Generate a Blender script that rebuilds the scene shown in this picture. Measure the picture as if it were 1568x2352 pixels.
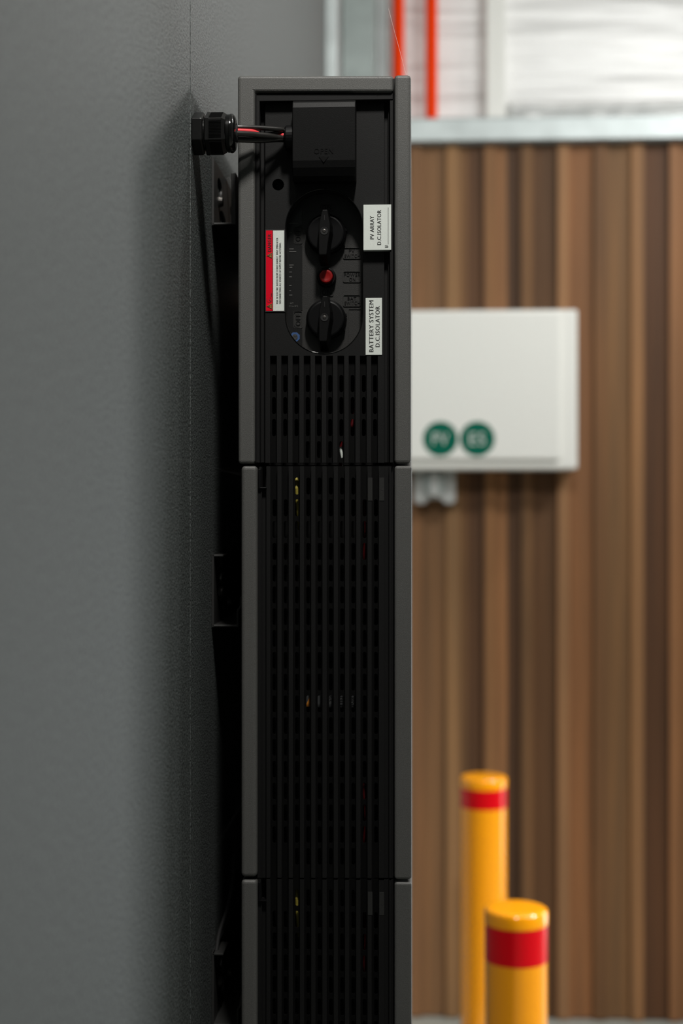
import bpy, bmesh, math, random
from mathutils import Vector, Matrix
random.seed(7)
S = bpy.context.scene
for o in list(bpy.data.objects): bpy.data.objects.remove(o)
# ------------------------------------------------------------------ camera
F = 50/36*2352; CX, CY = 784.0, 1176.0
PSI = math.radians(2.82); CAMX, CAMZ = 0.2525, 1.80
cam = bpy.data.cameras.new('camera'); co = bpy.data.objects.new('camera', cam)
S.collection.objects.link(co); S.camera = co
co.location = (CAMX, 0, CAMZ); co.rotation_euler = (math.pi/2, 0, PSI)
cam.sensor_fit = 'VERTICAL'; cam.sensor_height = 36; cam.sensor_width = 24; cam.lens = 50
cam.clip_start = 0.02
cam.dof.use_dof = True; cam.dof.focus_distance = 1.67; cam.dof.aperture_fstop = 2.8
# ------------------------------------------------------------------ world, lamps, exposure
W = bpy.data.worlds.new('world'); S.world = W; W.use_nodes = True
W.node_tree.nodes['Background'].inputs[0].default_value = (0.9, 1.0, 1.0, 1)
W.node_tree.nodes['Background'].inputs[1].default_value = 0.05
S.view_settings.view_transform = 'Standard'; S.view_settings.look = 'None'
S.view_settings.gamma = 1; S.view_settings.use_curve_mapping = False
S.view_settings.exposure = 0.0
def area(name, loc, target, sx, sy, power, col=(1, 1, 1)):
    l = bpy.data.lights.new(name, 'AREA'); l.shape = 'RECTANGLE'; l.size = sx; l.size_y = sy
    l.energy = power; l.color = col
    o = bpy.data.objects.new(name, l); S.collection.objects.link(o); o.location = loc
    o.rotation_euler = (Vector(target)-Vector(loc)).to_track_quat('-Z', 'Y').to_euler()
    return o
area('lamp_far', (1.95, 4.25, 3.62), (0.9, 3.3, 1.6), 0.30, 0.30, 20, (1, .99, .96))
area('lamp_near', (0.40, 0.55, 3.85), (0.35, 1.4, 2.0), 0.16, 0.30, 56, (1, .97, .92))
area('lamp_roof', (2.0, 2.6, 3.9), (1.2, 5.0, 2.0), 1.2, 0.2, 43, (1, 1, .98))
area('daylight_door', (3.4, 5.02, 1.25), (3.4, 3.0, 1.2), 2.5, 2.3, 80, (.96, 1, 1))
l_ = area('bollard_fill', (2.7, 2.7, 2.9), (.72, 3.65, .55), 0.4, 0.4, 13, (1, .97, .92)); l_.data.spread = math.radians(55)  # added fill light to brighten the bollards, no known fixture

# ------------------------------------------------------------------ helpers
def at(px, py, Y):
    """world point on the plane Y seen at photo pixel px,py"""
    dx = Y*math.tan(math.atan((px-CX)/F)-PSI)
    d = -dx*math.sin(PSI)+Y*math.cos(PSI)
    return CAMX+dx, CAMZ-(py-CY)*d/F
def ax(px, Y): return at(px, 0, Y)[0]
def az(px, py, Y): return at(px, py, Y)[1]
PXM = 1.675/F
def tag(o, label=None, cat=None, group=None, kind=None):
    for k, v in (('label', label), ('category', cat), ('group', group), ('kind', kind)):
        if v: o[k] = v
    return o
def thing(name, loc, label, cat, group=None):
    o = bpy.data.objects.new(name, None); S.collection.objects.link(o); o.location = loc
    o.empty_display_size = .02
    return tag(o, label, cat, group)
def obj(name, bm, mat, parent=None, smooth=False, bevel=0, seg=2, recalc=True):
    if recalc: bmesh.ops.recalc_face_normals(bm, faces=bm.faces)
    me = bpy.data.meshes.new(name)
    if parent is not None:
        p = parent; off = Vector((0, 0, 0))
        while p is not None: off += p.location; p = p.parent
        bmesh.ops.translate(bm, verts=bm.verts, vec=-off)
    bm.to_mesh(me); bm.free()
    me.materials.append(mat)
    o = bpy.data.objects.new(name, me); S.collection.objects.link(o)
    if parent is not None: o.parent = parent
    if smooth:
        for p in me.polygons: p.use_smooth = True
    if smooth: me.set_sharp_from_angle(angle=math.radians(38))
    if bevel:
        m = o.modifiers.new('bevel', 'BEVEL'); m.width = bevel; m.segments = seg
        m.limit_method = 'ANGLE'; m.angle_limit = math.radians(40)
        m.harden_normals = False
    return o
def box(bm, x0, x1, y0, y1, z0, z1):
    v = [bm.verts.new((x, y, z)) for x in (x0, x1) for y in (y0, y1) for z in (z0, z1)]
    for f in ((0,1,3,2),(4,6,7,5),(0,4,5,1),(2,3,7,6),(0,2,6,4),(1,5,7,3)):
        bm.faces.new([v[i] for i in f])
def pbox(bm, px0, px1, py0, py1, Y0, Y1):
    """box whose near face is at plane Y0 spanning the given photo pixels"""
    box(bm, ax(px0, Y0), ax(px1, Y0), Y0, Y1, az((px0+px1)/2, py1, Y0), az((px0+px1)/2, py0, Y0))
def B(): return bmesh.new()
def prism_xz(bm, pts, Y0, Y1):
    a = [bm.verts.new((x, Y0, z)) for x, z in pts]; b = [bm.verts.new((x, Y1, z)) for x, z in pts]
    n = len(pts); bm.faces.new(a); bm.faces.new(b[::-1])
    for i in range(n): bm.faces.new((a[i], b[i], b[(i+1) % n], a[(i+1) % n]))
def pprism(bm, pts, Y0, Y1): prism_xz(bm, [at(x, y, Y0) for x, y in pts], Y0, Y1)
def stadium(cx, y0, y1, r, n=12):
    """outline in pixels, half circles top and bottom"""
    p = []
    for i in range(n+1):
        a = math.pi+math.pi*i/n; p.append((cx+r*math.cos(a), y0+r+r*math.sin(a)))
    for i in range(n+1):
        a = math.pi*i/n; p.append((cx+r*math.cos(a), y1-r+r*math.sin(a)))
    return p
def rrect(x0, x1, y0, y1, r, n=4):
    p = []
    for cx, cy, a0 in ((x1-r, y0+r, -90), (x1-r, y1-r, 0), (x0+r, y1-r, 90), (x0+r, y0+r, 180)):
        for i in range(n+1):
            a = math.radians(a0+90*i/n); p.append((cx+r*math.cos(a), cy+r*math.sin(a)))
    return p
def circ(cx, cy, r, n=24): return [(cx+r*math.cos(2*math.pi*i/n), cy+r*math.sin(2*math.pi*i/n)) for i in range(n)]
def holed(bm, outer, holes, Y0, th):
    """plate with holes (pixel outlines at plane Y0), th thick going away"""
    b = B(); edges = []
    for loop in [outer]+holes:
        vs = [b.verts.new((at(x, y, Y0)[0], Y0, at(x, y, Y0)[1])) for x, y in loop]
        for i in range(len(vs)): edges.append(b.edges.new((vs[i], vs[(i+1) % len(vs)])))
    bmesh.ops.triangle_fill(b, use_beauty=True, use_dissolve=False, edges=edges)
    r = bmesh.ops.extrude_face_region(b, geom=list(b.faces))
    bmesh.ops.translate(b, verts=[g for g in r['geom'] if isinstance(g, bmesh.types.BMVert)], vec=(0, th, 0))
    me = bpy.data.meshes.new('t'); b.to_mesh(me); b.free(); bm.from_mesh(me); bpy.data.meshes.remove(me)
def ring(bm, outer, inner, Y0, th): holed(bm, outer, [inner], Y0, th)
def tube(bm, pts, r, n=12, caps=True):
    pts = [Vector(p) for p in pts]; rings = []
    up = Vector((0, 0, 1))
    for i, p in enumerate(pts):
        t = (pts[min(i+1, len(pts)-1)]-pts[max(i-1, 0)]).normalized()
        u = t.cross(up)
        if u.length < 1e-4: u = t.cross(Vector((1, 0, 0)))
        u.normalize(); w = u.cross(t)
        rr = r[i] if isinstance(r, (list, tuple)) else r
        rings.append([bm.verts.new(p+(u*math.cos(2*math.pi*k/n)+w*math.sin(2*math.pi*k/n))*rr) for k in range(n)])
    for a, b in zip(rings, rings[1:]):
        for k in range(n): bm.faces.new((a[k], a[(k+1) % n], b[(k+1) % n], b[k]))
    if caps: bm.faces.new(rings[0][::-1]); bm.faces.new(rings[-1])
def smoothpts(ps, n=8):
    ps = [Vector(p) for p in ps]; q = [ps[0]*2-ps[1]]+ps+[ps[-1]*2-ps[-2]]; out = []
    for i in range(1, len(q)-2):
        for k in range(n):
            t = k/n; a, b, c, d = q[i-1], q[i], q[i+1], q[i+2]
            out.append(.5*((2*b)+(c-a)*t+(2*a-5*b+4*c-d)*t*t+(3*b-a-3*c+d)*t**3))
    out.append(ps[-1]); return out
def lathe(bm, origin, axis, prof, n=40, rot=0):
    """prof: (along, radius); axis 'X','Y' (towards -Y) or 'Z'"""
    rings = []
    for t, r in prof:
        rg = []
        for k in range(n):
            a = 2*math.pi*k/n+rot; c, s = r*math.cos(a), r*math.sin(a)
            d = {'X': (t, c, s), 'Y': (c, -t, s), 'Z': (c, s, t)}[axis]
            rg.append(bm.verts.new(Vector(origin)+Vector(d)))
        rings.append(rg)
    for a, b in zip(rings, rings[1:]):
        for k in range(n): bm.faces.new((a[k], a[(k+1) % n], b[(k+1) % n], b[k]))
    bm.faces.new(rings[0][::-1]); bm.faces.new(rings[-1])
def text_bm(bm, s, px0, px1, py0, py1, Y, rot=False, th=.0002, bold=0.0, spc=1.12):
    """flat lettering fitted into a pixel box on plane Y; rot = reads upwards"""
    cu = bpy.data.curves.new('t', 'FONT'); cu.body = s; cu.size = 1; cu.resolution_u = 3
    cu.space_character = spc
    to = bpy.data.objects.new('t', cu); S.collection.objects.link(to)
    bpy.context.view_layer.update()
    me = bpy.data.meshes.new_from_object(to.evaluated_get(bpy.context.evaluated_depsgraph_get()))
    bpy.data.objects.remove(to); bpy.data.curves.remove(cu)
    xs = [v.co.x for v in me.vertices]; ys = [v.co.y for v in me.vertices]
    a, b, c, d = min(xs), max(xs), min(ys), max(ys)
    X0, Z1 = at(px0, py0, Y); X1, Z0 = at(px1, py1, Y)
    for v in me.vertices:
        u = (v.co.x-a)/(b-a); w = (v.co.y-c)/max(d-c, 1e-6)
        if rot: x, z = X1-(X1-X0)*w, Z0+(Z1-Z0)*u
        else: x, z = X0+(X1-X0)*u, Z0+(Z1-Z0)*w
        v.co = (x, Y-th, z)
    b2 = B(); b2.from_mesh(me); bpy.data.meshes.remove(me)
    r = bmesh.ops.extrude_face_region(b2, geom=list(b2.faces))
    bmesh.ops.translate(b2, verts=[g for g in r['geom'] if isinstance(g, bmesh.types.BMVert)], vec=(0, th, 0))
    m2 = bpy.data.meshes.new('t'); b2.to_mesh(m2); b2.free(); bm.from_mesh(m2); bpy.data.meshes.remove(m2)

# ------------------------------------------------------------------ materials
def lin(c): return tuple((v/255/12.92 if v/255 <= .04045 else ((v/255+.055)/1.055)**2.4) for v in c)
def mat(name, col, rough=.5, metal=0, bump=0, bscale=800, stretch=(1, 1, 1), var=0, vscale=None, spec=.5, detail=3, band=.2):
    m = bpy.data.materials.new(name); m.use_nodes = True; nt = m.node_tree; N = nt.nodes; L = nt.links
    p = N['Principled BSDF']; p.inputs['Base Color'].default_value = (*col, 1)
    p.inputs['Roughness'].default_value = rough; p.inputs['Metallic'].default_value = metal
    p.inputs['Specular IOR Level'].default_value = spec
    if bump or var:
        tc = N.new('ShaderNodeTexCoord'); mp = N.new('ShaderNodeMapping'); mp.inputs['Scale'].default_value = stretch
        L.new(tc.outputs['Object'], mp.inputs[0])
    if bump:
        n = N.new('ShaderNodeTexNoise'); n.inputs['Scale'].default_value = bscale; n.inputs['Detail'].default_value = detail
        L.new(mp.outputs[0], n.inputs['Vector'])
        b = N.new('ShaderNodeBump'); b.inputs['Strength'].default_value = 1; b.inputs['Distance'].default_value = bump
        L.new(n.outputs[0], b.inputs['Height']); L.new(b.outputs[0], p.inputs['Normal'])
    if var:
        n = N.new('ShaderNodeTexNoise'); n.inputs['Scale'].default_value = vscale or bscale; n.inputs['Detail'].default_value = 4
        L.new(mp.outputs[0], n.inputs['Vector'])
        r = N.new('ShaderNodeValToRGB'); e = r.color_ramp.elements
        e[0].position = .5-band; e[1].position = .5+band
        e[0].color = (*[c*(1-var) for c in col], 1); e[1].color = (*[c*(1+var) for c in col], 1)
        L.new(n.outputs[0], r.inputs[0]); L.new(r.outputs[0], p.inputs['Base Color'])
    return m
M = {}
M['concrete'] = mat('fine grey concrete', (.062, .071, .069), .6, bump=.0011, bscale=420, stretch=(1, .6, 1), var=.62, vscale=320, band=.11)
M['wood'] = None
M['powder'] = mat('grey powder coat', (.072, .072, .068), .52, bump=.00024, bscale=1200, var=.25, vscale=1100)
M['black'] = mat('black textured plastic', (.0062, .0062, .0062), .55, bump=.0001, bscale=1500, spec=.2)
M['cover'] = mat('dark textured cover plastic', (.0022, .0022, .0023), .5, bump=.0001, bscale=1500, spec=.14)
M['groove_shade'] = mat('smooth black moulding with shade', (.0020, .0020, .0020), .6, spec=.1)  # shade of the groove floors put into a darker colour; cover marks share it
M['black_smooth'] = mat('black smooth plastic', (.003, .003, .0033), .42, spec=.16)
M['gloss'] = mat('gloss black nylon', (.004, .004, .004), .1, bump=.0002, bscale=120)
M['nylon'] = mat('black nylon', (.005, .005, .005), .3, bump=.0001, bscale=400, spec=.35)
M['pocket'] = mat('dark grey moulded plastic', (.0125, .0120, .0110), .5, bump=.00018, bscale=1300, var=.3, vscale=1500)
M['strip'] = mat('black printed film', (.010, .010, .010), .3)
M['cable'] = mat('black cable sheath', (.016, .015, .014), .33, bump=.0001, bscale=200)
M['redcable'] = mat('red cable insulation', (.75, .05, .06), .4)
M['cavity'] = mat('matt black interior', (.004, .004, .004), .8)
M['white'] = mat('off white label film', (.62, .66, .62), .6, bump=.00004, bscale=1500, var=.05, vscale=900)
M['ink'] = mat('black ink', (.012, .012, .012), .6)
M['red'] = mat('red label ink', (.62, .001, .016), .6, spec=.1)
M['orange'] = mat('orange label ink', (.42, .15, .010), .6)
M['button'] = mat('red button plastic', (.20, .004, .004), .4, spec=.3)
M['steel_dark'] = mat('dark coated steel', (.030, .030, .029), .45, metal=.2)
M['chrome'] = mat('worn screw steel', (.09, .085, .08), .4, metal=1)
M['yellow'] = mat('safety yellow paint', (.95, .35, .002), .13, spec=.75)
M['redband'] = mat('red reflective tape', (.66, .0, .006), .2, spec=.4)
M['whitebox'] = mat('off white enamelled steel', (.80, .80, .76), .5)
M['greybox'] = mat('light grey switch plastic', (.42, .43, .42), .4)
M['green'] = mat('green sticker film', (.0, .115, .072), .6, spec=.1)
M['redpipe'] = mat('orange red pipe paint', (.90, .050, .001), .45, spec=.06)
M['galv'] = mat('galvanised steel', (.50, .55, .55), .5, metal=.35, var=.12, vscale=9)
M['galvdk'] = mat('dull galvanised steel', (.30, .34, .33), .5, metal=.3, var=.12, vscale=12)
M['floor'] = mat('sealed concrete floor', (.32, .33, .30), .35, bump=.0005, bscale=60, var=.1, vscale=4)
M['ceil'] = mat('pale ceiling', (.5, .5, .48), .8)
M['blue'] = mat('blue sticker film', (.035, .08, .20), .4)
M['silver'] = mat('grey sticker film', (.035, .037, .038), .5)
M['clear'] = mat('grey film sticker', (.020, .020, .019), .4, bump=.0001, bscale=1200)
M['ywire'] = mat('yellow wire', (.30, .25, .04), .5)
M['rwire'] = mat('red wire', (.06, .001, .002), .4)
M['print'] = mat('faint grey print', (.10, .10, .095), .6)
M['cobweb'] = mat('pale spider thread', (.6, .5, .45), .5)
# foil
def foil():
    m = bpy.data.materials.new('foil insulation'); m.use_nodes = True; nt = m.node_tree; N = nt.nodes; L = nt.links
    p = N['Principled BSDF']; p.inputs['Base Color'].default_value = (.80, .80, .79, 1)
    p.inputs['Metallic'].default_value = .25; p.inputs['Roughness'].default_value = .5
    tc = N.new('ShaderNodeTexCoord'); mp = N.new('ShaderNodeMapping'); mp.inputs['Scale'].default_value = (.45, 1, 4.5)
    n = N.new('ShaderNodeTexNoise'); n.inputs['Scale'].default_value = 2.6; n.inputs['Detail'].default_value = 2.5
    b = N.new('ShaderNodeBump'); b.inputs['Distance'].default_value = .03
    L.new(tc.outputs['Object'], mp.inputs[0]); L.new(mp.outputs[0], n.inputs['Vector'])
    L.new(n.outputs[0], b.inputs['Height']); L.new(b.outputs[0], p.inputs['Normal'])
    return m
M['foil'] = foil()
YB = 5.08
def wood():
    m = bpy.data.materials.new('timber cladding'); m.use_nodes = True; nt = m.node_tree; N = nt.nodes; L = nt.links
    p = N['Principled BSDF']; p.inputs['Roughness'].default_value = .6; p.inputs['Specular IOR Level'].default_value = .2
    tc = N.new('ShaderNodeTexCoord'); sep = N.new('ShaderNodeSeparateXYZ'); L.new(tc.outputs['Object'], sep.inputs[0])
    segs = [(0, (115, 84, 58)), (70, (110, 82, 57)), (210, (126, 96, 66)), (285, (100, 74, 50)), (330, (82, 58, 40)),
            (430, (122, 88, 58)), (495, (126, 90, 60)), (555, (72, 52, 37)), (635, (102, 75, 50)), (700, (84, 60, 40)),
            (845, (132, 98, 68)), (905, (118, 82, 54)), (1045, (100, 72, 48)), (1120, (106, 79, 53)), (1265, (126, 93, 63)),
            (1335, (78, 54, 37)), (1480, (124, 88, 59)), (1545, (112, 78, 50))]
    X0 = ax(940, YB); X1 = ax(940+2100/2.497, YB)
    r = N.new('ShaderNodeValToRGB'); r.color_ramp.interpolation = 'CONSTANT'
    els = r.color_ramp.elements
    K = 1.27
    for i, (z, c) in enumerate(segs):
        pos = (ax(940+z/2.497, YB)-X0)/(X1-X0)
        e = els[0] if i == 0 else (els[1] if i == 1 else els.new(pos))
        e.position = pos; e.color = (*[v*K for v in lin(c)], 1)
    mr = N.new('ShaderNodeMapRange'); mr.inputs[1].default_value = X0; mr.inputs[2].default_value = X1
    L.new(sep.outputs[0], mr.inputs[0])
    fr = N.new('ShaderNodeMath'); fr.operation = 'FRACT'; L.new(mr.outputs[0], fr.inputs[0]); mr.clamp = False
    L.new(fr.outputs[0], r.inputs[0])
    mp = N.new('ShaderNodeMapping'); mp.inputs['Scale'].default_value = (22, 22, .9); L.new(tc.outputs['Object'], mp.inputs[0])
    n = N.new('ShaderNodeTexNoise'); n.inputs['Scale'].default_value = 1.3; n.inputs['Detail'].default_value = 5
    L.new(mp.outputs[0], n.inputs['Vector'])
    r2 = N.new('ShaderNodeValToRGB'); r2.color_ramp.elements[0].position = .3; r2.color_ramp.elements[1].position = .7
    r2.color_ramp.elements[0].color = (.78, .80, .84, 1); r2.color_ramp.elements[1].color = (1.18, 1.12, 1.05, 1)
    L.new(n.outputs[0], r2.inputs[0])
    mx = N.new('ShaderNodeMix'); mx.data_type = 'RGBA'; mx.blend_type = 'MULTIPLY'; mx.inputs[0].default_value = 1
    L.new(r.outputs[0], mx.inputs[6]); L.new(r2.outputs[0], mx.inputs[7]); L.new(mx.outputs[2], p.inputs['Base Color'])
    return m
M['wood'] = wood()

# ------------------------------------------------------------------ setting
YJ = 1.615           # joint between the two wall sheets
b = B(); box(b, -.012, 0, -2.5, YJ-.0025, 0, 4.0); box(b, -.012, -.004, YJ-.0025, YJ+.0025, 0, 4.0)
box(b, -.012, 0, YJ+.0025, 4.2, 0, 4.0); box(b, -.05, -.03, 4.2, YB+.1, 0, 4.0)
tag(obj('wall_left', b, M['concrete']), kind='structure')
ZB = az(1250, 331, YB); ZBT = az(1250, 277, YB)
b = B()
x = ax(940, YB)-.13*8
while x < 2.05:           # cladding: broad boards with a raised narrow batten between them
    box(b, x, min(x+.0435, 2.1), YB-.016, YB+.05, 0.006, ZB+.03)
    box(b, x+.0435, min(x+.1302, 2.1), YB, YB+.05, 0.006, ZB+.03); x += .1302
tag(obj('wall_back', b, M['wood']), kind='structure')
b = B(); box(b, -.05, 9, YB+.07, YB+.10, ZB, 4.0)
tag(obj('wall_upper', b, M['foil']), kind='structure')
b = B(); box(b, 4.8, 9, YB, YB+.1, 0, ZB); box(b, 2.1, 4.8, YB, YB+.1, 2.5, ZB)
tag(obj('wall_far', b, M['ceil']), kind='structure')
b = B(); box(b, -.05, 9, -2.5, YB+.2, -.1, 0); tag(obj('floor', b, M['floor']), kind='structure')
b = B(); box(b, -.05, 9, -2.5, YB+.2, 4.0, 4.1); tag(obj('ceiling', b, M['ceil']), kind='structure')
b = B(); box(b, 7.0, 7.1, -2.5, YB+.2, 0, 4.0); tag(obj('wall_right', b, M['ceil']), kind='structure')
# beam along the top of the cladding (channel with lips)
b = B(); box(b, -.02, 5.0, YB-.055, YB-.050, ZB, ZBT); box(b, -.02, 5.0, YB-.055, YB+.07, ZBT-.006, ZBT)
box(b, -.02, 5.0, YB-.055, YB+.07, ZB, ZB+.006)
tag(obj('trim_1', b, M['galv'], bevel=.002), kind='structure')
# corner stud and column
b = B(); box(b, -.03, .03, 4.2, 4.25, 0, 4.0); box(b, -.03, -.02, 4.25, YB+.0, 0, 4.0); box(b, -.02, .004, 4.6, 4.64, 0, 4)
tag(obj('trim_2', b, M['galv'], bevel=.003), kind='structure')
YC = YB-.10
b = B(); pbox(b, 783, 862, -600, 2400, YC, YC+.006); x1 = ax(783, YC)
box(b, x1, x1+.006, YC, YB, 0, 4.0)
for v in b.verts: v.co.z = min(max(v.co.z, ZBT), 4.0) if v.co.z > 2 else ZBT+.001
tag(obj('trim_3', b, M['galvdk'], bevel=.002), kind='structure')
b = B(); x0, x1 = ax(1117, YB), ax(1162, YB)
box(b, x0, x1, YB+.01, YB+.07, ZBT, 4.0)
tag(obj('trim_4', b, M['whitebox'], bevel=.004), kind='structure')
b = B(); x0, x1 = ax(866, YB), ax(893, YB); box(b, x0, x1, YB+.03, YB+.07, ZBT, 4.0)
tag(obj('trim_5', b, M['galv'], bevel=.003), kind='structure')
# folded lower hem of the foil
b = B(); prev = None
xs = [ax(1165, YB)+i*.02 for i in range(60)]
for i, xx in enumerate(xs[:-1]):
    pass
pts = []
NX, NZ = 70, 8; g = []
for i in range(NX):
    xx = ax(1168, YB)+i*.022; col = []
    for k in range(NZ):
        zz = ZBT+.008+(.075)*k/(NZ-1)
        yy = YB+.03+.016*math.sin(k*1.1)+.010*math.sin(i*.9+math.sin(i*.37)*2)*(1-k/NZ)+random.uniform(-.002, .002)
        col.append(b.verts.new((xx, yy, zz+(.010*math.sin(i*.45) if k == 0 else 0))))
    g.append(col)
for i in range(NX-1):
    for k in range(NZ-1): b.faces.new((g[i][k], g[i+1][k], g[i+1][k+1], g[i][k+1]))
hem = tag(obj('trim_6', b, M['foil'], smooth=True), kind='structure')
sm = hem.modifiers.new('s', 'SOLIDIFY'); sm.thickness = .002

# ------------------------------------------------------------------ background things
def pipe(px, py_end, label):
    X = ax(px, YB-.12+.06); r = .0215
    z0 = ZBT+.001 if py_end is None else py_end
    b = B(); lathe(b, (X, YB-.0, z0), 'Z', [(0, r), (4.0-z0, r)], 24)
    o = obj('red_pipe', b, M['redpipe'], smooth=True)
    tag(o, label, 'pipe', 'red pipes running down the foil wall')
pipe(914, None, 'orange-red vertical pipe rising directly behind the top edge of the grey inverter')
pipe(991, None, 'orange-red vertical pipe to the right of the inverter, ending on the steel beam')

# white meter box
YM = YB-.016-.17
cxm = ax(1120, YM)
mb = thing('meter_box', (cxm, YB-.016, az(1120, 1078, YM)), 'off-white metal enclosure with two round green stickers, mounted on the timber wall', 'electrical box')
b = B(); pbox(b, 878, 1326, 712, 1078, YM, YB-.016); obj('body', b, M['whitebox'], mb, bevel=.008, seg=3)
b = B(); pprism(b, rrect(895, 1287, 716, 1056, 8), YM-.018, YM+.001); obj('door', b, M['whitebox'], mb, bevel=.006, seg=3)
for px, t in ((1011, 'PV'), (1096, 'ES')):
    YS = YM-.0185
    b = B(); pprism(b, circ(px, 1008, 40, 40), YS-.0008, YS); st = obj('round_sticker', b, M['green'], mb)
    st['label'] = 'green round sticker reading %s in white letters' % t
    b = B(); text_bm(b, t, px-18, px+18, 994, 1022, YS-.0009, bold=.03); obj('lettering', b, M['white'], st)
# isolator below
YI = YB-.016-.075
iso = thing('isolator_switch', (ax(998, YI), YB-.016, az(998, 1160, YI)), 'light grey rotary isolator switch below the white enclosure on the timber wall', 'switch')
b = B()
pprism(b, [(950, 1076), (1046, 1076), (1046, 1150), (1040, 1158), (1022, 1158), (1012, 1146), (986, 1146), (976, 1158), (956, 1158), (950, 1150)], YI, YB-.016)
obj('body', b, M['greybox'], iso, bevel=.006, seg=3)
b = B(); X, Z = at(997, 1112, YI); lathe(b, (X, YI, Z), 'Y', [(0, .042), (.014, .040), (.017, .036)], 32); obj('dial', b, M['galvdk'], iso, bevel=.001)
b = B(); pprism(b, [(990, 1082), (1004, 1082), (1008, 1140), (986, 1140)], YI-.032, YI-.016); obj('handle', b, M['greybox'], iso, bevel=.003)

# bollards
def bollard(px, pyt, dpx, dist, bt, bb, label):
    r = .070; X = ax(px, dist); zt = az(px, pyt, dist)
    t = thing('bollard', (X, dist, 0), label, 'bollard', 'yellow safety bollards')
    b = B(); lathe(b, (X, dist, 0), 'Z', [(0, r), (zt-.033, r)], 48); o = obj('post', b, M['yellow'], t, smooth=True)
    b = B(); lathe(b, (X, dist, zt-.034), 'Z', [(0, r+.0015), (.025, r+.0015), (.029, r), (.032, r-.003), (.0335, r-.008), (.0340, r-.014), (.0345, .004)], 48)
    o = obj('cap', b, M['yellow'], t, smooth=True)
    z1, z0 = az(px, bt, dist-r*.9), az(px, bb, dist-r*.9)
    b = B(); lathe(b, (X, dist, z0), 'Z', [(0, r+.0006), (min(z1, zt-.033)-z0, r+.0006)], 48); o = obj('reflective_band', b, M['redband'], t, smooth=True)
    b = B(); lathe(b, (X, dist, 0.0005), 'Z', [(0, .12), (.008, .12)], 32); obj('base_plate', b, M['yellow'], t)
bollard(1184.5, 2083, 142, 3.22, 2138, 2222, 'yellow steel bollard with red band, front one of the two, lower in view')
bollard(1110.5, 1781, 105, 4.36, 1810, 1861, 'yellow steel bollard with red band, rear one nearer the timber wall')

# ------------------------------------------------------------------ grille builder
YE = 2.345       # far end of the equipment
GX = [620.0+25.78*i for i in range(10)]
def grille(bm, bf, x0, x1, y0, y1, gl, gw, slots_for, Yr, Yg, sx, sw, top_open=None):
    """front surface Yr, grooves recessed to Yg with slotted floors"""
    # ribs
    edges = [x0]+[v for g in gl for v in (g, g+gw)]+[x1]
    yt = y0 if top_open is None else top_open
    for i in range(0, len(edges), 2): pbox(bm, edges[i], edges[i+1], yt, y1, Yr, Yg+.004)
    if top_open is not None: pass
    for i, g in enumerate(gl):
        holes = [stadium(g+sx+sw/2, a, c, sw/2, 5) for a, c in slots_for(i)]
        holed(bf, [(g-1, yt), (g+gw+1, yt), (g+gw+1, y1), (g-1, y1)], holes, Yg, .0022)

# ------------------------------------------------------------------ inverter
YF, Y1, Y2, Y3 = 1.675, 1.679, 1.688, 1.712
inv = thing('inverter', (ax(740, YF), YF+.33, az(740, 1066, YF)), 'grey-framed wall inverter with black side panel and rotary isolators, topmost unit of the stack', 'inverter')
b = B()
pprism(b, [(545.5, 173), (903, 173), (903, 211), (585, 211), (585, 1065), (547, 1065)], YF, YE)
obj('housing', b, M['powder'], inv, bevel=.0035, seg=3)
b = B(); pprism(b, [(905.5, 171), (943.5, 171), (943.5, 1065), (905.5, 1065)], YF-.001, YE); obj('front_cover', b, M['powder'], inv, bevel=.004, seg=3)
b = B(); pbox(b, 867.6, 868.5, 174, 208, YF-.00015, YF+.0005); o = obj('seam_line', b, M['print'], inv); o['label'] = 'pale hairline scratch across the top of the frame'
b = B(); box(b, ax(586, 1.74), ax(902, 1.74), 1.745, YE-.01, az(740, 1064, YF), az(740, 214, YF)); box(b, ax(900, 1.70), ax(909, 1.70), 1.69, YE-.01, az(740, 1064, YF), az(740, 174, YF)); obj('chassis', b, M['cavity'], inv)
b = B(); box(b, .002, ax(590, 1.70), 2.27, 2.30, az(740, 1064, YF), az(740, 540, YF)); obj('gap_light_block', b, M['cavity'], inv)  # unseen plate added to keep far-end light out of the wall gap
# black border and panel
b = B()
pbox(b, 586, 902, 215.5, 230.5, Y1, 1.745)            # top ledge
pbox(b, 586, 596, 230.5, 1063, Y1, 1.745); pbox(b, 586, 588.5, 215.5, 1063, Y1-.002, 1.745)
pbox(b, 895, 902.5, 230.5, 1063, Y1+.001, 1.745)
pbox(b, 596, 609, 231, 1063, 1.696, 1.745); pbox(b, 882, 895, 231, 1063, 1.694, 1.745)
pbox(b, 891, 893, 231, 1063, 1.689, 1.70)
obj('panel_border', b, M['black'], inv, bevel=.0005)
b = B()
PS = stadium(744, 434.5, 811.5, 88.5, 24)
holed(b, [(609, 231), (882, 231), (882, 817), (609, 817)], [PS, circ(638.5, 424, 13.5, 20)], Y2, .006)
bf = B()
grille(b, bf, 609, 882, 817, 1063, GX, 15.5,
       lambda i: [(861, 900.6), (911.8, 951.2), (962.4, 1002)]+([(1013, 1052)] if 3 <= i <= 6 else []),
       Y2, Y2+.006, 4.6, 8.8)
obj('side_panel', b, M['black'], inv); obj('slotted_backing', bf, M['groove_shade'], inv)
# screw in its well
b = B(); X, Z = at(638.5, 424, 1.705); lathe(b, (X, 1.7215, Z), 'Y', [(0, .009), (.003, .009)], 24); obj('screw_well', b, M['cavity'], inv)
b = B(); X, Z = at(641, 427, 1.713)
lathe(b, (X, 1.7185, Z), 'Y', [(0, .0042), (.003, .0042), (.0038, .003)], 20); o = obj('screw', b, M['steel_dark'], inv)
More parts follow.
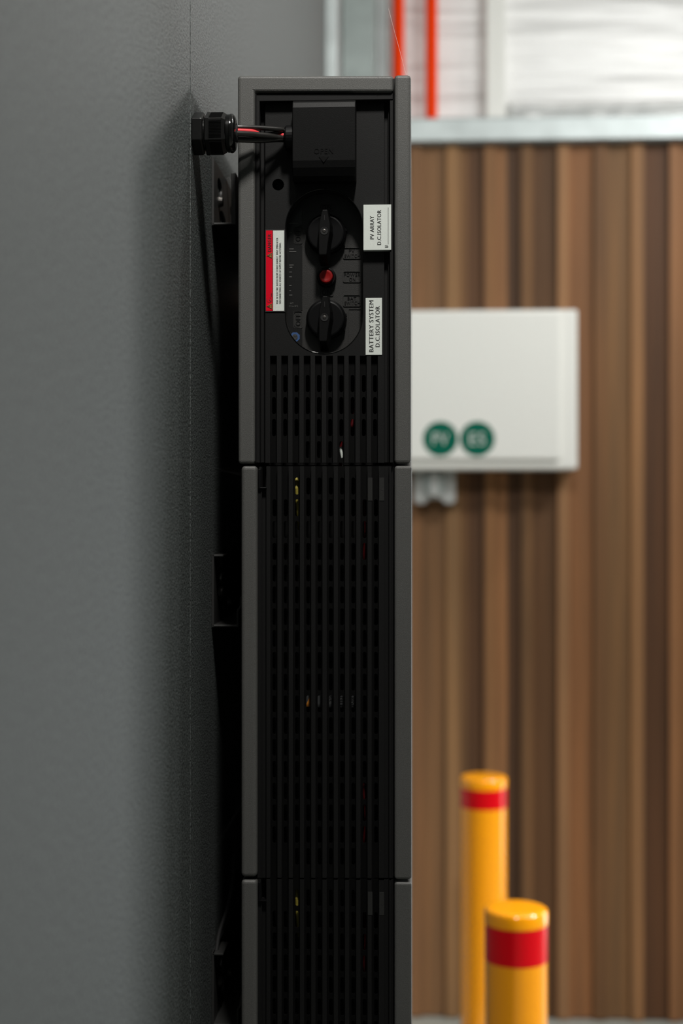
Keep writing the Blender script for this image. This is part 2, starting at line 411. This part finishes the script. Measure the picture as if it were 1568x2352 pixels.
# terminal cover with OPEN mark
b = B()
xl, xr = ax(671, 1.662), ax(816.5, 1.662)
zt0, zt1, zb1, zb0 = az(740, 231, 1.668), az(740, 246, 1.660), az(740, 368, 1.660), az(740, 416, 1.674)
prof = [(1.690, zt0), (1.668, zt0), (1.6625, zt0-.003), (1.660, zt1), (1.660, zb1), (1.6615, zb1-.008), (1.666, zb1-.017), (1.674, zb0), (1.690, zb0)]
a = [b.verts.new((xl, y, z)) for y, z in prof]; c = [b.verts.new((xr, y, z)) for y, z in prof]
b.faces.new(a); b.faces.new(c[::-1])
for i in range(len(prof)): b.faces.new((a[i], c[i], c[(i+1) % len(prof)], a[(i+1) % len(prof)]))
cov = obj('terminal_cover', b, M['cover'], inv, bevel=.0012, seg=3)
b = B(); text_bm(b, 'OPEN', 721, 765, 341, 353, 1.6599, th=.0004); obj('lettering', b, M['groove_shade'], cov)
b = B(); pprism(b, [(732, 360), (754, 360), (743, 373)], 1.6594, 1.6601); obj('arrow_mark', b, M['groove_shade'], cov)
b = B(); X, Z = at(671, 317, 1.676); lathe(b, (X-.009, 1.676, Z), 'X', [(0, .012), (.002, .0145), (.010, .0150)], 28); obj('cable_inlet', b, M['black_smooth'], inv, bevel=.0006)
# control pocket
b = B()
pprism(b, stadium(744.5, 431, 815, 91, 24), Y3, Y3+.004)
# pocket wall
W0 = [at(x, y, Y2) for x, y in PS]
n = len(W0); va = [b.verts.new((x, Y2+.0045, z)) for x, z in W0]; vb = [b.verts.new((x, Y3+.001, z)) for x, z in W0]
for i in range(n): b.faces.new((va[i], va[(i+1) % n], vb[(i+1) % n], vb[i]))
pk = obj('control_pocket', b, M['pocket'], inv)
b = B()
ro = [at(x, y, Y2-.0006) for x, y in stadium(744, 434, 812, 89, 32)]
tube(b, [(x, Y2-.0002, z) for x, z in ro+[ro[0]]], .00055, 6, False); obj('pocket_rim', b, M['gloss'], inv, smooth=True)
b = B()
sp = [(x, y) for x, y in stadium(744, 433, 813, 90, 24) if x < 693]
lo = [p for p in sp if p[1] > 620]; hi = [p for p in sp if p[1] <= 620]
poly = [(693, 470)]+[(693, 517), (679, 521), (675, 527), (675, 552), (679, 558), (690, 561), (694, 566), (694, 712), (690, 715), (679, 716), (674, 722), (674, 744), (678, 750), (690, 753), (694, 758), (694, 797)]
left = [(664, 780), (660, 765), (657.5, 745), (657, 720), (657, 525), (658, 505), (662, 485), (669, 468), (678, 455), (693, 446)]
pprism(b, poly+[(680, 787)]+left, Y3-.0006, Y3+.0005)
fs = obj('printed_strip', b, M['strip'], inv)
b = B()
for y, x0, x1 in ((512, 664, 684), (534, 664, 670), (571, 664, 674), (577, 664, 680), (608, 664, 674), (613, 665, 671), (624, 664, 670), (635, 664, 670),
                  (655, 664, 669), (667, 664, 668), (677, 664, 671)):
    pbox(b, x0, x1, y, y+1.6, Y3-.0009, Y3-.0006)
text_bm(b, 'BATT', 666, 674, 695, 698.5, Y3-.0007); text_bm(b, '1°C to 40°C', 664, 684, 701, 705, Y3-.0007)
obj('lettering', b, M['print'], fs)
def embossed(x0, x1, y0, y1, lines, rot=False):
    b = B(); ring(b, rrect(x0, x1, y0, y1, 3.5), rrect(x0+1.3, x1-1.3, y0+1.3, y1-1.3, 2.4), Y3-.0010, .0012)
    o = obj('embossed_frame', b, M['pocket'], inv)
    b = B()
    for s, a, c, d, e in lines: text_bm(b, s, a, c, d, e, Y3-.0002, rot, th=.0004)
    obj('lettering', b, M['black'], o)
embossed(787.5, 828, 568.5, 594.5, [('PV', 801, 814, 573, 580), ('SWITCH', 791, 826, 584, 591.5)])
embossed(787.5, 828, 622.5, 648.5, [('POWER', 790, 827, 627, 635), ('ON', 802, 816, 638, 646)])
embossed(787.5, 828, 677, 704, [('BAT', 798, 818, 682, 689), ('SWITCH', 791, 826, 692, 700)])
embossed(734, 765.5, 661, 680, [('ON', 739, 760, 665, 677)])
embossed(734, 765.5, 469, 484, [('ON', 739, 760, 471, 482)])
embossed(674.5, 694, 521, 560, [('OFF', 679, 690, 527, 554)], True)
embossed(673.5, 694, 714, 754, [('OFF', 679, 690, 721, 748)], True)
b = B(); ring(b, [(800, 709), (832, 709), (832, 760), (826, 780), (812, 795), (800, 797)], [(801.2, 710.4), (831, 710.4), (831, 760), (825, 779), (811, 793), (801.2, 794)], Y3-.0008, .001)
obj('moulded_outline', b, M['pocket'], inv)
# quality sticker, an octagon half under the rim
b = B(); oc = [(677+12*math.cos(math.radians(22.5+45*i)), 774+11.5*math.sin(math.radians(22.5+45*i))) for i in range(8)]
pprism(b, oc, Y3-.0011, Y3-.0006); qs = obj('octagon_sticker', b, M['blue'], inv); qs['label'] = 'small blue octagonal sticker'
b = B(); pprism(b, circ(677, 774, 6.6, 20), Y3-.0014, Y3-.0011); obj('sticker_centre', b, M['silver'], qs)
b = B(); text_bm(b, 'M', 674, 682, 770, 778, Y3-.0014); obj('lettering', b, M['ink'], qs)
# knobs
def knob(cx, cy):
    Yb = 1.702
    X, Z = at(cx, cy, Yb); s = PXM*Yb/1.675
    b = B()
    lathe(b, (X, Y3, Z), 'Y', [(0, 46*s), (.010, 46*s), (.0115, 45*s), (.0120, 44*s), (.0140, 41*s), (.0145, 38*s)], 56)
    k = obj('rotary_knob', b, M['black_smooth'], inv, smooth=False, bevel=.0004)
    b = B()   # two lock tabs on the skirt
    for a in (-12, 28):
        u = math.radians(-a); ca, sa = math.cos(u), math.sin(u)
        p = [(44, -4), (48.5, -3), (48.5, 3), (44, 4)]
        prism_xz(b, [(X+(q*ca-w*sa)*s, Z+(q*sa+w*ca)*s) for q, w in p], Y3-.008, Y3-.002)
    obj('lock_tab', b, M['black_smooth'], k)
    # handle: tapered bar, lower outline and narrower top outline
    base = [(-7, -51), (8, -51), (17, -14), (18, 4), (12, 40), (10, 62), (7, 76), (-12, 76), (-16, 60), (-16, -8), (-9, -44)]
    top = [(-5, -46), (6, -46), (12, -12), (12, 2), (7, 32), (5, 50), (4, 56), (-12, 56), (-13.5, 52), (-13.5, -12), (-7, -40)]
    b = B(); r0 = [b.verts.new((X+x*s, Y3-.012, Z-y*s)) for x, y in base]
    r1 = [b.verts.new((X+(x*1.0)*s, Y3-.033, Z-y*s)) for x, y in top]
    b.faces.new(r0); b.faces.new(r1[::-1]); m = len(r0)
    for i in range(m): b.faces.new((r0[i], r0[(i+1) % m], r1[(i+1) % m], r1[i]))
    h = obj('handle', b, M['cover'], k, bevel=.0008, seg=2)
    b = B(); zz = Z-2*s
    ring_o = [(X+8.6*s*math.cos(a)-1*s, zz+8.6*s*math.sin(a)) for a in [2*math.pi*i/24 for i in range(24)]]
    lathe(b, (X-1*s, Y3-.0329, zz), 'Y', [(0, 8.8*s), (.0006, 8.8*s), (.0006, 7.6*s), (.00025, 7.2*s)], 24); obj('screw_recess', b, M['cavity'], h)
    b = B(); lathe(b, (X-1*s, Y3-.0331, zz), 'Y', [(0, 4.0*s), (.0003, 3.8*s), (.0005, 2.6*s)], 16)
    sc = obj('screw', b, M['chrome'], k)
    b = B(); box(b, X-1.2*s, X+.2*s, Y3-.0334, Y3-.0328, Z+22*s, Z+34*s); obj('pointer_line', b, M['cavity'], k)
knob(748, 537); knob(748.5, 733)
# power button
X, Z = at(749, 636, 1.703); s = PXM*1.02
b = B(); lathe(b, (X, Y3, Z), 'Y', [(0, 22.5*s), (.008, 22*s), (.009, 20.5*s), (.009, 16.8*s), (.006, 16.4*s)], 40); bz = obj('button_ring', b, M['black_smooth'], inv, bevel=.0004)
b = B(); lathe(b, (X, Y3, Z), 'Y', [(0, 15.8*s), (.0125, 15.6*s), (.0142, 14*s), (.0146, 11*s), (.0142, 9*s), (.0142, 1*s)], 40)
o = obj('power_button', b, M['button'], bz, smooth=True); o['label'] = 'red round push button'
# labels
def plate(name, x0, x1, y0, y1, Y, m, parent, th=.0005):
    b = B(); pbox(b, x0, x1, y0, y1, Y, Y+th); return obj(name, b, m, parent)
YL = 1.6785
l = plate('isolator_label', 834.5, 898, 470, 574, YL, M['white'], inv, .0095); l['label'] = 'white label reading PV ARRAY D.C.ISOLATOR #'
b = B()
text_bm(b, 'PV ARRAY', 849.5, 858.5, 496, 549, YL-.0001, True, bold=.012)
text_bm(b, 'D.C.ISOLATOR', 866, 875, 482.5, 562, YL-.0001, True, bold=.012)
text_bm(b, '#', 883.5, 891.5, 563, 569.5, YL-.0001, True, bold=.01)
pbox(b, 890.6, 891.6, 476.5, 561, YL-.0002, YL)
obj('lettering', b, M['ink'], l)
l = plate('isolator_label', 839.5, 877, 684, 815, Y2-.0008, M['white'], inv, .0009); l['label'] = 'white label reading BATTERY SYSTEM D.C.ISOLATOR'
b = B()
text_bm(b, 'BATTERY SYSTEM', 847.5, 857.5, 690, 808, Y2-.0009, True, bold=.012)
text_bm(b, 'D.C.ISOLATOR', 862, 871.8, 703, 796.5, Y2-.0009, True, bold=.012)
obj('lettering', b, M['ink'], l)
YD = Y2-.0008
l = plate('warning_label', 609, 654.5, 527, 716.5, YD, M['ink'], inv, .0009); l['label'] = 'red and white DANGER label with black border'
plate('white_field', 627, 652.3, 529.3, 713.7, YD-.0002, M['white'], l, .0003)
plate('red_field', 610.6, 625.6, 529.3, 713.7, YD-.0002, M['red'], l, .0003)
b = B(); text_bm(b, 'DANGER', 614.7, 622.7, 537.5, 578, YD-.0003, True, bold=.03)
text_bm(b, 'RISK OF ELECTRIC SHOCK FROM STORED ENERGY. WAIT 2MIN AFTER', 634.2, 638.4, 546, 697.5, YD-.0003, True, th=.0001, bold=.004)
text_bm(b, 'DISCONNECTING ALL SOURCES OF SUPPLY BEFORE ACCESSING.', 641, 645.3, 557, 697.5, YD-.0003, True, th=.0001, bold=.004)
text_bm(b, '5min', 621.2, 624.2, 673.5, 682.5, YD-.0003, True, th=.0001)
# clock-like arrow
cx, cy, r = 618, 689, 5.6
seg = [(cx+r*math.cos(math.radians(a)), cy+r*math.sin(math.radians(a))) for a in range(-80, 215, 12)]
for (x0, y0), (x1, y1) in zip(seg, seg[1:]):
    dx, dy = x1-x0, y1-y0; L_ = math.hypot(dx, dy); nx, ny = -dy/L_*.25, dx/L_*.25
    pprism(b, [(x0+nx, y0+ny), (x1+nx, y1+ny), (x1-nx, y1-ny), (x0-nx, y0-ny)], YD-.0004, YD-.0002)
pprism(b, [(617.6, 688.4), (618.5, 687.6), (622, 692.2), (621, 693)], YD-.0004, YD-.0002)
obj('lettering', b, M['ink'], l)
for cy, kind in ((587, '!'), (703.5, 'z')):
    tri = [(612, cy), (624.6, cy-7), (624.6, cy+7)]
    b = B(); pprism(b, tri, YD-.0005, YD-.0002); t = obj('warning_triangle', b, M['orange'], l)
    b = B(); ring(b, [(613.3, cy), (624, cy-5.9), (624, cy+5.9)], [(615.3, cy), (623, cy-4.4), (623, cy+4.4)], YD-.0007, .0002)
    if kind == '!': pbox(b, 617.5, 621, cy-.5, cy+.5, YD-.0007, YD-.0005); pbox(b, 621.8, 622.6, cy-.5, cy+.5, YD-.0007, YD-.0005)
    else: pprism(b, [(616.5, cy-.4), (619.5, cy+1.2), (619.2, cy-.2), (622.6, cy+.3), (619, cy-1.6), (619.3, cy-.1)], YD-.0007, YD-.0005)
    obj('symbol', b, M['ink'], t)
# loose wires seen through the lower slots
b = B(); X, Z = at(806, 960, 1.704); tube(b, smoothpts([(X+.006, 1.708, Z+.02), (X, 1.706, Z-.012), (X-.012, 1.706, Z-.035), (X-.012, 1.71, Z-.06)]), .0022, 10)
obj('wire', b, M['rwire'], inv, smooth=True)
b = B(); X, Z = at(783, 1036, 1.700); tube(b, [(X-.001, 1.7015, Z+.005), (X+.002, 1.7015, Z-.009)], .0021, 10); obj('connector', b, M['white'], inv)

# ------------------------------------------------------------------ battery modules
def battery(label):
    t = thing('battery_module', (ax(740, YF), YF+.33, az(740, 2016, YF)), label, 'battery', 'stacked battery modules')
    b = B(); pprism(b, [(553.5, 1070), (590.5, 1070), (590, 2015), (553.5, 2015)], YF, YE); obj('rear_frame', b, M['powder'], t, bevel=.0045, seg=4)
    b = B(); pprism(b, rrect(905.5, 945, 1070, 2020.5, 7, 4), YF-.001, YE); obj('front_cover', b, M['powder'], t, bevel=.003, seg=3)
    b = B(); box(b, ax(592, 1.72), ax(902, 1.72), 1.735, YE-.01, az(740, 2013, YF), az(740, 1073, YF)); box(b, ax(900, 1.70), ax(909, 1.70), 1.69, YE-.01, az(740, 2013, YF), az(740, 1073, YF)); obj('core', b, M['cavity'], t)
    b = B(); box(b, .002, ax(590, 1.70), 2.27, 2.30, az(740, 2013, YF), az(740, 1073, YF)); obj('gap_light_block', b, M['cavity'], t)  # added unseen plate, stops light leaking along the gap behind the module
    b = B()
    pbox(b, 591, 599, 1072, 2016, 1.6835, 1.735); pbox(b, 599, 601, 1122, 2016, 1.6825, 1.735)
    pbox(b, 601, 611.5, 1122, 2016, 1.6865, 1.735)
    pbox(b, 882, 890, 1071, 2016, 1.6865, 1.735); pbox(b, 893.5, 898.5, 1071, 2016, 1.6825, 1.735)
    pbox(b, 898.5, 902.5, 1071, 2016, 1.6865, 1.735); pbox(b, 890, 893.5, 1071, 2016, 1.6885, 1.735)
    obj('panel_border', b, M['black'], t)
    b = B()
    rows = [(1096.6+50.06*k, 1136+50.06*k) for k in range(18)]
    bf = B()
    grille(b, bf, 611.5, 882, 1071, 2016, [620.6+25.86*i for i in range(10)], 16.2,
           lambda i: [r for k, r in enumerate(rows) if 0 < k < 17 or 2 <= i <= 7], 1.6815, 1.6880, 5.0, 9.0)
    obj('side_grille', b, M['black'], t); obj('slotted_backing', bf, M['groove_shade'], t)
    b = B(); pprism(b, [(593, 1078), (598, 1078), (598, 1119), (612, 1119), (612, 1122), (593, 1122)], 1.680, 1.690); obj('latch', b, M['black_smooth'], t, bevel=.0004)
    for x0, x1 in ((844.5, 855), (871, 882)):
        b = B(); pbox(b, x0, x1, 1097, 1150, 1.6811, 1.6816); o = obj('film_sticker', b, M['clear'], t); o['label'] = 'thin grey film sticker on the rib'
    b = B(); pprism(b, [(875, 1126), (880, 1121), (880, 1127)], 1.6809, 1.6811); obj('print_mark', b, M['ink'], t)
    # wires and rating label inside
    b = B(); X, Z = at(683, 1120, 1.70)
    tube(b, smoothpts([(X-.001, 1.705, Z+.012), (X-.001, 1.6965, Z+.002), (X, 1.6965, Z-.008), (X+.001, 1.699, Z-.030), (X+.002, 1.71, Z-.05)]), .0026, 10)
    obj('wire', b, M['ywire'], t, smooth=True)
    for y in (1215, 1880):
        b = B(); X, Z = at(838, y, 1.70)
        tube(b, smoothpts([(X-.002, 1.71, Z+.04), (X+.001, 1.7035, Z), (X-.001, 1.7055, Z-.03), (X, 1.712, Z-.05)]), .002, 10); obj('wire', b, M['rwire'], t, smooth=True)
    b = B(); pbox(b, 702, 813, 1598, 1625, 1.700, 1.701); lb = obj('inner_label', b, M['silver'], t)
    b = B(); pprism(b, [(700, 1623), (712, 1599), (712, 1623)], 1.6996, 1.700); obj('warning_triangle', b, M['orange'], lb)
    b = B(); text_bm(b, '32', 756, 765, 1598, 1611, 1.6998, True); text_bm(b, 'UN', 781, 790, 1600, 1620, 1.6998, True); text_bm(b, '2588', 805, 815, 1600, 1622, 1.6998, True)
    obj('lettering', b, M['ink'], lb)
    return t
bat = battery('grey and black battery module directly under the inverter, shown whole')
def copytree(o, parent=None):
    c = o.copy(); S.collection.objects.link(c)
    if parent: c.parent = parent
    for ch in list(o.children): copytree(ch, c)
    return c
bat2 = copytree(bat); bat2.location.z -= az(740, 1070, YF)-az(740, 2023.6, YF)
bat2['label'] = 'grey and black battery module at the bottom edge, cut off, below the whole one'

# ------------------------------------------------------------------ wall brackets
YK, YK2 = 1.787, 2.25
def bracket(py0, py1, label, top_open=False):
    ztop, zbot = az(515, py0, YK), az(515, py1, YK)
    t = thing('wall_bracket', (.001, YK, zbot), label, 'bracket', 'dark steel brackets behind the stack')
    th = .0026; xr = .0310 if top_open else .0345
    b = B()
    # web with keyhole slots, built in the YZ plane
    w = B(); E = []
    def lp(pts):
        vs = [w.verts.new((.0005, y, z)) for y, z in pts]
        for i in range(len(vs)): E.append(w.edges.new((vs[i], vs[(i+1) % len(vs)])))
    lp([(YK, zbot), (YK2, zbot), (YK2, ztop), (YK, ztop)])
    h = ztop-zbot
    for yc, zc, ry, rz in ((YK+.055, zbot+h*.70, .022, .012), (YK+.085, zbot+h*.28, .03, .011), (YK+.20, zbot+h*.62, .04, .012), (YK+.30, zbot+h*.35, .04, .012)):
        lp([(yc+ry*math.cos(a)*1., zc+rz*math.sin(a)) for a in [2*math.pi*i/20 for i in range(20)]])
    bmesh.ops.triangle_fill(w, use_beauty=True, edges=E)
    r = bmesh.ops.extrude_face_region(w, geom=list(w.faces))
    bmesh.ops.translate(w, verts=[g for g in r['geom'] if isinstance(g, bmesh.types.BMVert)], vec=(th, 0, 0))
    obj('web', w, M['steel_dark'], t)
    b = B()
    if top_open: prof = [(.0008, zbot), (xr, zbot), (xr, ztop-.019), (xr-.006, ztop-.019), (xr-.006, zbot+th), (.0008, zbot+th)]
    else: prof = [(.0008, zbot), (xr, zbot), (xr, zbot+.020), (xr+.004, zbot+.026), (xr+.004, zbot+.038), (xr+.0015, zbot+.038), (xr+.0015, zbot+.027), (xr-th, zbot+.021), (xr-th, zbot+th), (.0008, zbot+th)]
    prism_xz(b, prof, YK, YK2)
    obj('lower_channel', b, M['steel_dark'], t, bevel=.0009)
    if not top_open:
        b = B(); box(b, .0008, .015, YK, YK+.05, ztop-th, ztop); obj('top_tab', b, M['steel_dark'], t, bevel=.0008)
    else:
        b = B()
        for z_, x_ in ((0, 0), ):
            vs = [(.002, ztop+.002), (.007, ztop+.004), (.034, ztop-.045), (.034, ztop-.055), (.028, ztop-.055)]
            prism_xz(b, vs, YK+.12, YK+.124)
        obj('gusset', b, M['steel_dark'], t, bevel=.0006)
    for yy, zz in ((YK+.045, zbot+h*.46), (YK+.14, zbot+h*.22)):
        b = B(); lathe(b, (.0031, yy, zz), 'X', [(0, .0075), (.0015, .0075), (.0055, .0062), (.0065, .003)], 20); obj('screw_head', b, M['chrome'], t, bevel=.0003)
    return t
bracket(362, 516, 'dark steel bracket fixing the inverter to the wall, just below the cable gland', True)
bracket(1274, 1440, 'dark folded steel bracket on the wall halfway up the gap, behind the whole battery module')
bracket(2190, 2356, 'dark folded steel bracket in the wall gap at the bottom edge of the photo')
# thin cable dropping to the lowest bracket
b = B(); tube(b, smoothpts([(.012, 1.95, az(520, 1900, 1.9)), (.014, 1.87, az(520, 2060, 1.85)), (.006, 1.82, az(500, 2150, 1.8)), (.0045, 1.80, az(494, 2185, 1.80))]), .0026, 10)
tag(obj('cable', b, M['cavity'], smooth=True), 'thin dark cable hanging in the wall gap down to the lowest bracket', 'cable')

# ------------------------------------------------------------------ cable gland and cables
YG = 1.642; ZG = az(495, 307, YG); k = PXM*YG/1.675
gl = thing('cable_gland', (.0, YG, ZG), 'glossy black hexagonal cable gland screwed into the wall beside the inverter', 'cable gland')
X0 = 0.0; X1 = ax(471, YG); X2 = ax(474, YG); X3 = ax(522, YG); X4 = ax(543, YG)
b = B(); lathe(b, (X0, YG, ZG), 'X', [(0, 46*k), (.0006, 50*k), (X1-.002, 50*k), (X1, 46*k)], 6, math.radians(90)); obj('flange_nut', b, M['nylon'], gl, bevel=.0008)
b = B(); lathe(b, (X1, YG, ZG), 'X', [(-.0005, 38*k), (X2-X1+.0005, 38*k)], 32); obj('thread', b, M['nylon'], gl)
b = B(); lathe(b, (X2, YG, ZG), 'X', [(0, 47*k), (.001, 50.5*k), (.0045, 50.5*k), (.0048, 49*k), (.0055, 49*k), (X3-X2-.0045, 49.5*k), (X3-X2, 44*k)], 6, math.radians(90)); nut = obj('body_nut', b, M['nylon'], gl, bevel=.0005)
b = B()
for f in range(6):
    an = math.radians(60*f)
    for i in range(12):
        u = (-18.5+37*i/11)*k
        # ridge on the flat: local frame rotated about X by an
        ap = 43.0*k
        for dx in (0,):
            vs = []
            for xx, w in ((X2+.0056, .6), (X3-.0045, .6)):
                for du, dn in ((-.85*k, -.4*k), (0, 1.5*k), (.85*k, -.4*k)):
                    n_ = ap+dn; uu = u+du
                    y = -n_*math.cos(an)-uu*math.sin(an); z = -n_*math.sin(an)+uu*math.cos(an)
                    vs.append(b.verts.new((xx, YG+y, ZG+z)))
            b.faces.new((vs[0], vs[1], vs[4], vs[3])); b.faces.new((vs[1], vs[2], vs[5], vs[4])); b.faces.new(vs[:3]); b.faces.new(vs[3:][::-1]); b.faces.new((vs[0], vs[3], vs[5], vs[2]))
obj('grip_ridges', b, M['nylon'], nut)
b = B(); D = X4-X3
lathe(b, (X3, YG, ZG), 'X', [(-.001, 40*k), (.0005, 43*k), (.004, 43.5*k), (.0045, 44.5*k), (D*.55, 44.3*k), (D*.68, 43*k), (D*.80, 40.5*k), (D*.90, 37*k), (D*.97, 32*k), (D, 27*k), (D+.0003, 23*k), (D-.002, 20*k)], 48)
obj('dome_cap', b, M['gloss'], gl, smooth=True)
b = B(); lathe(b, (X3, YG, ZG), 'X', [(D*.4, 19.5*k), (D+.001, 19.5*k), (D+.0015, 16*k)], 32); obj('rubber_seal', b, M['cavity'], gl)
def cable(name, pts, r, m, label, extra=None):
    w = []
    for px, py, Y in pts:
        X, Z = at(px, py, Y); w.append((X, Y, Z))
    b = B(); tube(b, smoothpts(w), r, 14); o = obj(name, b, m, smooth=True); tag(o, label, 'cable', 'cables from gland to inverter'); return o
cable('cable', [(530, 292, 1.648), (560, 292.5, 1.652), (600, 294, 1.660), (640, 297, 1.668), (664, 301, 1.676)], .0027, M['cable'], 'uppermost black cable from the gland into the inverter')
b_ = cable('cable', [(530, 306, 1.636), (560, 307.5, 1.643), (585, 309, 1.650), (615, 312, 1.658), (640, 316, 1.668), (664, 319, 1.676)], .0032, M['cable'], 'thick black sleeved cable in the middle, crossing in front of the red one')
cable('cable', [(530, 320, 1.645), (560, 321, 1.650), (600, 322, 1.658), (640, 320, 1.669), (664, 322, 1.678)], .0034, M['cable'], 'lowest black cable from the gland into the inverter')
cable('cable', [(530, 299.5, 1.642), (560, 300.5, 1.648), (584, 303, 1.654), (600, 310.5, 1.664), (625, 314, 1.672), (643, 312, 1.673), (652, 311, 1.671), (664, 314, 1.677)], .0024, M['redcable'], 'red cable showing between the black ones beside the gland')
cable('cable', [(530, 311, 1.656), (580, 311, 1.662), (610, 309, 1.667), (640, 304, 1.672), (664, 302, 1.679)], .0024, M['cable'], 'thin black cable behind the sleeved one, curving up into the inverter')
# spider thread
b = B(); p = [(892, 20, 1.70), (905, 70, 1.69), (920, 125, 1.68), (932, 170.8, 1.675)]
w = [(at(x, y, Y)[0], Y, at(x, y, Y)[1]) for x, y, Y in p]; tube(b, smoothpts(w), .00012, 5)
tag(obj('spider_thread', b, M['cobweb']), 'hair-thin pale thread rising from the inverter top in front of the red pipe', 'thread')
